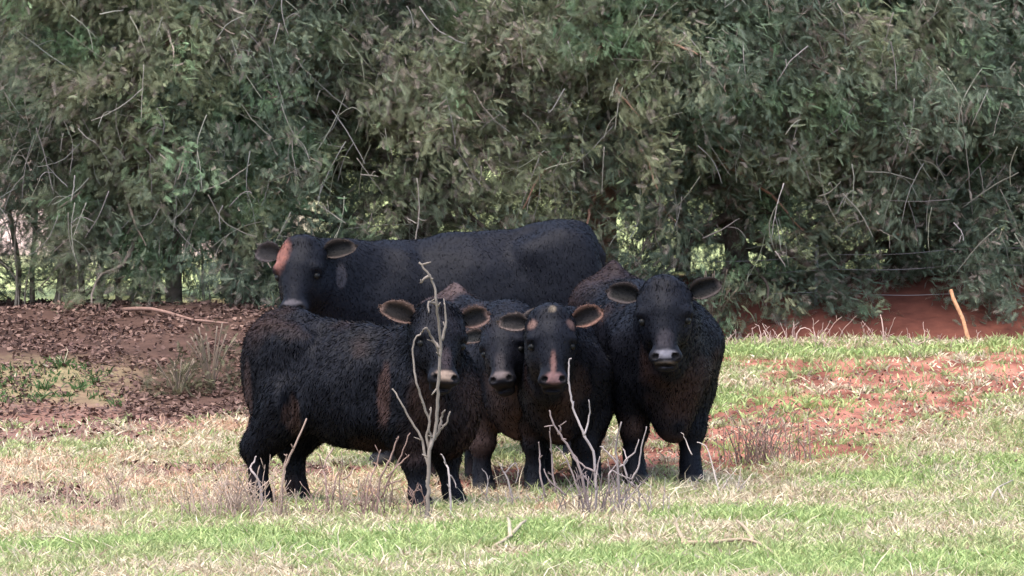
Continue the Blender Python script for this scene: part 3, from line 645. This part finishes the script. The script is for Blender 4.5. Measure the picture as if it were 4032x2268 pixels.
def cattle(name, label, cat, root_xy, yaw, H, poll, hyaw, hpitch, hroll, hs, coat, marks, earL, earR, sag=0.0, hairlen=.02, nhair=52000, vox=.0105, legs=None, wide=1.0, hump=0.0, rumpz=0.0, neckw=1.0, ln=1.0, tail=True, brownmask=None, slope=0.0, spots=(), deep=0.0, lt=1.0, brk=0.0, hw=1.0, group='black cattle bunched together watching'):
    x0, y0 = root_xy; z0 = tz(x0, y0); root = empty(name, (x0, y0, z0), yaw); tag(root, label, cat, group)
    cy, sy = math.cos(yaw), math.sin(yaw); RW = np.array([[cy, -sy, 0], [sy, cy, 0], [0, 0, 1]]); o0 = np.array([x0, y0, z0])
    toL = lambda p: (np.asarray(p, float) - o0) @ RW
    sl = slope
    b = Body(); S = lambda *q: tuple(c * H * m for c, m in zip(q, (ln, 1, 1)))
    w = wide
    b.ell(S(-.12, 0, .66 - sag * .5), (.47 * H * ln, .245 * H * w, .265 * H), .10)
    b.ell(S(-.06, 0, .53 - sag), (.38 * H * ln, .21 * H * w, .20 * H), .10)
    b.ell(S(-.50, 0, .78 + rumpz), (.20 * H * ln, .19 * H * w, .18 * H), .10)
    b.ell(S(-.55, .10 * w, .86 + rumpz), (.12 * H * ln, .07 * H, .08 * H), .08); b.ell(S(-.55, -.10 * w, .86 + rumpz), (.12 * H * ln, .07 * H, .08 * H), .08)
    b.rc(S(-.60, 0, .90 + rumpz), S(-.05, 0, .885 - sl * .6), .065 * H, .075 * H, .09)
    b.rc(S(-.05, 0, .885 - sl * .6), S(.28, 0, .89 - sl), .075 * H, .085 * H, .09)
    if hump: b.ell(S(-.50, 0, .93 + rumpz + hump * .3), (.10 * H, .05 * H, .05 * H + hump), .07)
    b.ell(S(.28, 0, .66 - sl * .5), (.23 * H, .215 * H * w, .29 * H - sl * H * .5), .10)
    b.ell(S(.42, 0, .52), (.16 * H, .15 * H * w, .20 * H), .10)
    b.ell(S(.43, 0, .40 - brk), (.10 * H, .085 * H, .13 * H), .09)
    for s in (-1, 1):      # hip bones, hollow flank, crease behind shoulder and before the thigh
        b.ell(S(-.40, s * .140 * w, .83 + rumpz), (.08 * H, .06 * H, .06 * H), .09)
        b.ell(S(.20, s * .13 * w, .72 - sl * .7), (.10 * H, .08 * H, .20 * H), .06)
        b.ell(S(-.26, s * .315 * w, .76), (.15 * H, .07 * H, .09 * H), .09, None, True)
        b.ell(S(.07, s * .285 * w, .56), (.035 * H, .06 * H, .20 * H), .05, None, True)
        b.ell(S(-.37, s * .265 * w, .50), (.035 * H, .06 * H, .16 * H), .05, None, True)
    L = {'hl': 0, 'hr': 0, 'fl': 0, 'fr': 0}
    if legs: L.update(legs)
    for s, key in ((1, 'l'), (-1, 'r')):
        dh, df = L['h' + key], L['f' + key]; yy = .135 * w
        b.ell(S(-.53 + dh * .2, s * .118 * w, .64), (.165 * H, .10 * H, .25 * H), .08); b.ell(S(-.60, s * .10 * w, .74 + rumpz), (.09 * H, .08 * H, .15 * H), .07)
        b.rc(S(-.42 + dh * .4, s * .13 * w, .52), S(-.61 + dh * .8, s * yy, .30), .125 * H * lt, .062 * H * lt, .05)
        b.rc(S(-.61 + dh * .8, s * yy, .30), S(-.595 + dh, s * yy, .09), .045 * H * lt, .035 * H * lt, .03)
        b.ell(S(-.622 + dh * .8, s * yy, .31), (.045 * H * lt, .038 * H * lt, .05 * H * lt), .03)
        b.rc(S(-.595 + dh, s * yy, .10), S(-.57 + dh, s * yy, .035), .037 * H * lt, .042 * H * lt, .03)
        for q in (-1, 1): b.rc(S(-.57 + dh, s * yy + q * .02, .03), S(-.535 + dh, s * yy + q * .021, .012), .032 * H * lt, .022 * H * lt, .012)
        b.rc(S(.30 + df * .1, s * .13 * w, .64), S(.22 + df * .3, s * .14 * w, .44), .115 * H * lt, .095 * H * lt, .07)
        b.rc(S(.22 + df * .3, s * .14 * w, .44), S(.25 + df * .7, s * yy, .26), .090 * H * lt, .055 * H * lt, .05)
        b.ell(S(.255 + df * .7, s * yy, .25), (.045 * H * lt, .045 * H * lt, .05 * H * lt), .03)
        b.rc(S(.25 + df * .7, s * yy, .25), S(.25 + df, s * yy, .09), .04 * H * lt, .034 * H * lt, .03)
        b.rc(S(.25 + df, s * yy, .09), S(.275 + df, s * yy, .035), .036 * H * lt, .042 * H * lt, .03)
        for q in (-1, 1): b.rc(S(.275 + df, s * yy + q * .02, .03), S(.315 + df, s * yy + q * .021, .012), .032 * H * lt, .022 * H * lt, .012)
    if tail:
        b.rc(S(-.64, 0, .91 + rumpz), S(-.715, 0, .82 + rumpz), .035 * H, .028 * H, .05); b.rc(S(-.715, 0, .82 + rumpz), S(-.735, .01, .50), .026 * H, .018 * H, .02); b.rc(S(-.735, .01, .50), S(-.725, .015, .30), .03 * H, .035 * H, .02)
    # head
    RH = RW.T @ rotm(hyaw, hpitch, hroll); po = toL(poll)
    hp = lambda s_, f_, a_: po + RH @ (np.array([s_ * hw, f_, a_]) * hs)
    def he(c, r, k=.03, cut=False): b.ell(hp(*c), np.array(r) * np.array([hw, 1, 1]) * hs, k, RH, cut)
    def hc(a, c, ra, rb, k=.03): b.rc(hp(*a), hp(*c), ra * hs, rb * hs, k)
    he((0, -.080, .105), (.129, .098, .118), .05); he((0, -.058, .02), (.080, .058, .045), .05)
    for s in (-1, 1):
        he((s * .082, -.052, .160), (.054, .046, .040), .022); he((s * .062, -.130, .20), (.058, .085, .105), .04)
        he((s * .088, -.105, .07), (.03, .035, .035), .03)
    hc((0, -.066, .17), (0, -.043, .33), .098, .060, .04); hc((0, -.155, .17), (0, -.105, .36), .068, .050, .04)
    he((0, -.048, .378), (.075, .056, .052), .03); he((0, -.098, .415), (.058, .042, .032), .02)
    for s in (-1, 1):
        he((s * .046, -.030, .388), (.031, .034, .028), .02)
        he((s * .047, .004, .392), (.019, .028, .014), .008, True)
        he((s * .120, -.012, .203), (.030, .036, .020), .018, True)
    he((0, -.040, .426), (.080, .055, .005), .010, True)
    # neck
    nk = S(.22, 0, .86 - sl); n2 = S(.34, 0, .66); n3 = S(.42, 0, .50)
    hb = hp(0, -.17, .03); hb2 = hp(0, -.20, .13)
    b.rc(nk, hb, .115 * H * neckw, .085 * hs, .09); b.rc(n2, hp(0, -.19, .09), .19 * H * neckw, .105 * hs, .10); b.rc(n3, hb2, .12 * H, .075 * hs, .09)
    if deep: b.rc(S(.36, 0, .62), hp(0, -.26, .22), .17 * H, .10 * hs * deep, .10); b.rc(S(.36, 0, .50), hp(0, -.36, .34), .16 * H, .07 * deep, .10)
    allp = []
    for p in b.pr:
        r = max(p[2]) if p[0] == 'e' else max(p[3]); pts = [p[1]] if p[0] == 'e' else [p[1], p[2]]
        for q in pts: allp += [q - r, q + r]
    lo = np.min(allp, 0) - .05; hi = np.max(allp, 0) + .05
    Fd, ax = b.field(lo, hi, vox); V, Q = surface_nets(Fd, ax, vox); N = vnormals(V, Q)
    hl = (V - po) @ RH / hs / np.array([hw, 1, 1]); inhead = (hl[:, 2] > -.05) & (hl[:, 1] > -.20) & (np.abs(hl[:, 0]) < .16) & (hl[:, 2] < .48)
    amp = np.where(inhead, .006, .0065) * (hairlen / .02) ** .5
    dz = (fbm(V, 9, 3, 3) - .5) * amp * 1.9 + (fbm(V, 26, 5, 2) - .5) * amp * .3 + np.where(inhead, 0, (fbm(V * [1, 1, .6], 4.2, 8, 2) - .5) * .05)
    low = sst(V[:, 2], .0, .3 * H); V = V + N * (dz * (.25 + .75 * low))[:, None]; N = vnormals(V, Q)
    def colour(Pt, Nn):
        n1 = fbm(Pt, 5, 13)[:, None]; base = np.array(coat[0]) * (.75 + .5 * n1)
        bm = np.clip((fbm(Pt, 3.2, 23)[:, None] - coat[2]) * 6, 0, 1)
        if brownmask is not None: bm = np.maximum(bm, brownmask(Pt / H)[:, None])
        h = (Pt - po) @ RH / hs / np.array([hw, 1, 1]); ih = ((h[:, 2] > -.05) & (h[:, 1] > -.2) & (np.abs(h[:, 0]) < .16) & (h[:, 2] < .48))[:, None]
        bm = np.where(ih, bm * .12, bm)
        c = base * (1 - bm) + np.array(coat[1]) * (.7 + .6 * n1) * bm
        hoof = Pt[:, 2] < .045 * H; c = np.where(hoof[:, None], [.03, .027, .025], c)
        for (ce, ra, cc, wt) in marks:           # real coat / skin patches, in head axes
            d = np.sqrt((((h - ce) / ra) ** 2).sum(1)) + (fbm(Pt, 40, 3, 2) - .5) * .35; q = (sst(-d, -1.35, -.55) * wt * (.75 + .5 * (vn(Pt, 160, 6) - .5)))[:, None] * ih
            c = c * (1 - q) + np.array(cc) * q
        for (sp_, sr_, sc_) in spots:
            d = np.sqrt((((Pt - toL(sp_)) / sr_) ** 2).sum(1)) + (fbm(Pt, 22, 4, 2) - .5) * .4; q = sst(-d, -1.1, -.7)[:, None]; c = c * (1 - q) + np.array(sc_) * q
        return c, h, ih[:, 0]
    C, hl, inh = colour(V, N)
    nost = np.zeros(len(V), bool)
    for s in (-1, 1): nost |= (((hl - [s * .050, 0, .392]) / [.023, .040, .016]) ** 2).sum(1) < 1
    C[nost & inh] = [.006, .005, .006]
    mo = (np.abs(hl[:, 2] - .426) < .006) & (hl[:, 1] > -.11) & inh; C[mo] = [.008, .006, .007]
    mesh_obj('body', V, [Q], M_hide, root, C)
    # eyes
    for s in (-1, 1):
        e = hp(s * .104, -.050, .202); n = 10; V2 = []; r = .0185 * hs
        for i in range(n + 1):
            for j in range(12):
                th = math.pi * i / n; ph = 2 * math.pi * j / 12; V2.append(e + RH @ (r * np.array([math.sin(th) * math.cos(ph), math.sin(th) * math.sin(ph), math.cos(th)])))
        I = np.arange((n + 1) * 12).reshape(n + 1, 12); J2 = np.roll(I, -1, 1); Q2 = np.stack([I[:-1], I[1:], J2[1:], J2[:-1]], -1).reshape(-1, 4)
        mesh_obj('eye', np.array(V2), [Q2], M_eye, root, np.full((len(V2), 3), .008))
    # ears: cupped leaf with thickness
    earpts = []
    for s, sp in ((-1, earL), (1, earR)):
        if sp is None: continue
        up, fwd, Ls, rim, inner = sp
        base = hp(s * .104, -.115, .062); ax_o = unit(RH @ unit(np.array([s, -.15 + fwd, -up]))); 
        fo = unit(RH @ np.array([s * .25, 1.0, 0.1])); fo = unit(fo - ax_o * (fo @ ax_o)); wd = np.cross(ax_o, fo)
        if (wd @ (RH @ np.array([0, 0, 1.]))) < 0: wd = -wd
        nu, nv = 17, 13; G3 = []; Cc = []; Lh = .188 * hs * Ls
        for side in (0, 1):
            for i in range(nu):
                t = i / (nu - 1); half = Lh * (.095 + .205 * math.sin(math.pi * min(1, t ** .92 * .93 + .02)) ** .9) * (1 if t < .97 else .6) * (.55 + .45 * sst(t, 0, .3))
                if t > .85: half *= math.sqrt(max(.05, 1 - ((t - .85) / .16) ** 2))
                for j in range(nv):
                    q = -1 + 2 * j / (nv - 1); cup = .62 * (q * q) * half * (1.25 - .6 * t)
                    p = base + ax_o * (Lh * t) + wd * (q * half + .12 * Lh * t * t) + fo * (cup - .10 * Lh * t * t) - fo * (.007 * side * (1 - q * q * .7))
                    G3.append(p)
                    edge = max(sst(abs(q), .60, .92), sst(t, .84, .96)); k_ = np.array(inner) * (1 - edge) + np.array(rim) * edge
                    Cc.append(k_ if side == 0 else np.array(coat[0]) * 1.6 * (1 - edge * .4) + np.array(rim) * edge * .4)
        G3 = np.array(G3); Cc = np.array(Cc); I = np.arange(nu * nv).reshape(nu, nv); A = np.stack([I[:-1, :-1], I[:-1, 1:], I[1:, 1:], I[1:, :-1]], -1).reshape(-1, 4)
        off = nu * nv; Bq = A[:, ::-1] + off; ring = np.concatenate([I[0, :], I[1:, -1], I[-1, ::-1][1:], I[::-1, 0][1:-1]]); rn = np.roll(ring, -1)
        Rq = np.stack([ring, ring + off, rn + off, rn], 1)
        G3 += (fbm(G3, 60, 2, 2) - .5)[:, None] * .004
        mesh_obj('ear', G3, [A, Bq, Rq], M_hide, root, Cc)
        # fringe of hair round and inside the ear
        n = 900; sel = RNG.choice(np.concatenate([np.repeat(ring, 3), np.arange(off)]), n); col = Cc[sel] * (.8 + .6 * RNG.random((n, 1)))
        Bp = G3[sel] + RNG.normal(size=(n, 3)) * .004; dv = unit(fo * .25 + ax_o * .9 + RNG.normal(size=(n, 3)) * .4)
        earpts.append((Bp, dv, col, RNG.uniform(.004, .009, n)))
    # coat hair
    A4 = np.linalg.norm(np.cross(V[Q[:, 2]] - V[Q[:, 0]], V[Q[:, 3]] - V[Q[:, 1]]), axis=1); fi = RNG.choice(len(Q), nhair, p=A4 / A4.sum())
    u, v = RNG.random((nhair, 1)), RNG.random((nhair, 1)); q = Q[fi]
    Bp = V[q[:, 0]] * (1 - u) * (1 - v) + V[q[:, 1]] * u * (1 - v) + V[q[:, 2]] * u * v + V[q[:, 3]] * (1 - u) * v; Nn = unit(N[q[:, 0]] + N[q[:, 2]])
    hh = (Bp - po) @ RH / hs; ih = (hh[:, 2] > .0) & (hh[:, 1] > -.2) & (np.abs(hh[:, 0]) < .16) & (hh[:, 2] < .46)
    keep = ~((hh[:, 2] > .335) & ih) & (Bp[:, 2] > .05 * H); Bp, Nn, ih, hh = Bp[keep], Nn[keep], ih[keep], hh[keep]; n = len(Bp)
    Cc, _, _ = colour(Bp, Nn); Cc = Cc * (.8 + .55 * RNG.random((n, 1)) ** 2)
    swirl = np.stack([fbm(Bp, 7, 51) - .5, fbm(Bp, 7, 52) - .5, fbm(Bp, 7, 53) - .5], 1) * 1.7
    comb = np.array([-.35, 0, -.9]) + swirl; comb = np.where(ih[:, None], RH @ np.array([0, .0, .8]), comb)
    tang = comb - (comb * Nn).sum(1)[:, None] * Nn
    dv = unit(Nn * .16 + unit(tang) * .9 + RNG.normal(size=(n, 3)) * .18)
    belly = (Bp[:, 2] < .5 * H) & (Bp[:, 2] > .2 * H)
    Ln = hairlen * RNG.uniform(.55, 1.35, n) * np.where(ih, np.where(hh[:, 2] < .06, 1.5, .65), 1) * np.where(belly, 1.35, 1) * np.where(Bp[:, 2] < .25 * H, .6, 1)
    nhb = len(Bp); parts = [(Bp, dv, Cc, Ln)] + earpts; Bp = np.concatenate([a[0] for a in parts]); dv = np.concatenate([a[1] for a in parts]); Cc = np.concatenate([a[2] for a in parts]); Ln = np.concatenate([a[3] for a in parts])
    n = len(Bp); Vh, Fh, Ch = blades(Bp - dv * .002, Ln, RNG.uniform(.0015, .003, n), dv, unit(RNG.normal(size=(n, 3))), Cc, .3)
    o = mesh_obj('coat_hair', Vh, Fh, M_hair, root, Ch, smooth=True); o['kind'] = 'stuff'
    NN = np.concatenate([Nn, unit(dv[nhb:] + RNG.normal(size=(n - nhb, 3)) * .3)]); NN = unit(NN + RNG.normal(size=NN.shape) * .22)
    o.data.normals_split_custom_set_from_vertices(np.repeat(NN, 5, axis=0).tolist())
    return root

BLK = ((.0052, .0057, .0092), (.030, .017, .015))
PINK = (.30, .17, .145)
pinkmz = lambda c, w=1: [((0, .0, .375), (.048, .07, .028), c, w)]
deg = D2R
# 1 the long cow standing behind, head at the left
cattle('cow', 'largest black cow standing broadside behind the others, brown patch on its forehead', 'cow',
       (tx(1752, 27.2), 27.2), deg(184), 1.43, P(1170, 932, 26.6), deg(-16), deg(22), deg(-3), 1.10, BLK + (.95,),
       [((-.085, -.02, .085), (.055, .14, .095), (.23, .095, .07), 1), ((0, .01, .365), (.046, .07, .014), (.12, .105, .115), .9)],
       (.45, .0, 1.0, (.05, .04, .04), (.012, .01, .01)), (.42, .1, .95, (.060, .045, .038), (.0022, .0020, .0022)), hairlen=.016, nhair=80000, vox=.0125, ln=.88, wide=.95, rumpz=.02, neckw=1.0, slope=.085, deep=1.3, spots=[(P(1348, 1085, 26.6), (.035, .5, .075), (.045, .040, .046))])  # grey spot: highlight on the neck, painted into the coat colour
# 2 the shaggy front calf, side on, head turned to the camera
cattle('calf', 'shaggy brown black calf standing side on in front, its head turned behind the tall sapling', 'calf',
       (tx(1478, 24.0), 24.0), deg(-25), 1.0, P(1745, 1192, 23.5), deg(17), deg(23), deg(5), 1.02, BLK + (.56,),
       [((0, .0, .385), (.055, .07, .024), (.42, .30, .235), 1), ((0, .02, .30), (.03, .05, .06), (.07, .05, .055), .6)],
       (.50, .2, 1.02, (.125, .078, .062), (.007, .005, .0045)), (.60, .15, 1.02, (.14, .085, .068), (.006, .0045, .0042)),
       sag=.03, lt=1.32, legs={'fl': .13, 'fr': .07, 'hl': .05, 'hr': -.02}, hairlen=.024, nhair=90000, spots=[(P(1492, 1560, 23.65), (.055, .5, .17), (.052, .030, .027)), (P(1140, 1640, 23.9), (.05, .5, .11), (.040, .024, .021)), (P(985, 1560, 24.1), (.03, .6, .20), (.045, .030, .030))], wide=1.03, ln=.97, hump=.02, rumpz=.015, slope=.05,
       brownmask=lambda p: sst(-np.hypot((p[:, 0] - .40) / .10, (p[:, 2] - .52) / .22), -1.1, -.5) * .9 * (p[:, 1] < 0))
# 3 the calf whose dark face is half hidden between the two others
cattle('calf', 'brownish calf half hidden in the middle, dark face lowest between its neighbours', 'calf',
       (tx(1930, 25.6), 25.6), deg(-68), 1.04, P(1965, 1240, 24.9), deg(-12), deg(30), deg(-9), .98, (BLK[0], (.055, .036, .034), .48),
       [((0, .0, .375), (.050, .07, .022), (.19, .15, .145), .9), ((0, .02, .30), (.03, .05, .06), (.05, .042, .045), .6)],
       (.3, .1, .8, (.10, .07, .06), (.01, .01, .01)), (.95, .3, 1.0, (.085, .065, .057), (.012, .01, .01)),
       hairlen=.020, nhair=56000, hump=.05, rumpz=.03, sag=.04, lt=1.35, deep=1.1, wide=1.08, hw=.95)
# 4 the pink nosed calf
cattle('calf', 'calf facing the camera with a pink nose stripe and pinkish spots beside its forehead', 'calf',
       (tx(2215, 25.3), 25.3), deg(-93), .98, P(2172, 1208, 24.4), deg(4), deg(20), deg(0), 1.0, BLK + (.62,),
       [((0, .0, .388), (.050, .07, .028), (.27, .155, .15), 1), ((0, .02, .315), (.015, .06, .065), (.20, .105, .09), .9), ((-.098, -.05, .088), (.026, .07, .030), (.20, .115, .09), .8),
        ((.098, -.05, .088), (.026, .07, .030), (.17, .10, .085), .7), ((.005, .0, .012), (.018, .06, .022), (.22, .17, .12), .6)],
       (.22, .2, .9, (.11, .08, .07), (.012, .01, .01)), (.66, .15, 1.03, (.18, .095, .07), (.007, .005, .005)), hairlen=.018, nhair=50000, sag=.04, deep=1.1, lt=1.35, legs={'fl': .03, 'fr': -.04})
# 5 the heavy calf on the right
cattle('calf', 'stout black calf on the right with a deep brisket and pale grey muzzle', 'calf',
       (tx(2540, 25.5), 25.5), deg(-74), 1.16, P(2612, 1098, 24.5), deg(-4), deg(17), deg(-2), 1.06, BLK + (.60,),
       [((0, .0, .383), (.050, .07, .020), (.25, .235, .27), 1), ((0, -.02, .425), (.05, .07, .012), (.22, .20, .23), .8), ((0, .02, .31), (.045, .06, .05), (.045, .038, .045), .7)],
       (.40, .1, .98, (.055, .042, .04), (.0022, .0020, .0022)), (.55, .1, .98, (.055, .042, .038), (.0022, .0020, .0022)),
       hairlen=.018, nhair=80000, wide=.93, hump=.05, neckw=1.1, sag=.0, hw=1.06, slope=.13, lt=1.3, brk=.07, deep=.7, legs={'fl': .05, 'fr': -.03},
       brownmask=lambda p: sst(-p[:, 0], .25, .55) * sst(p[:, 2], .6, .8) * .8)
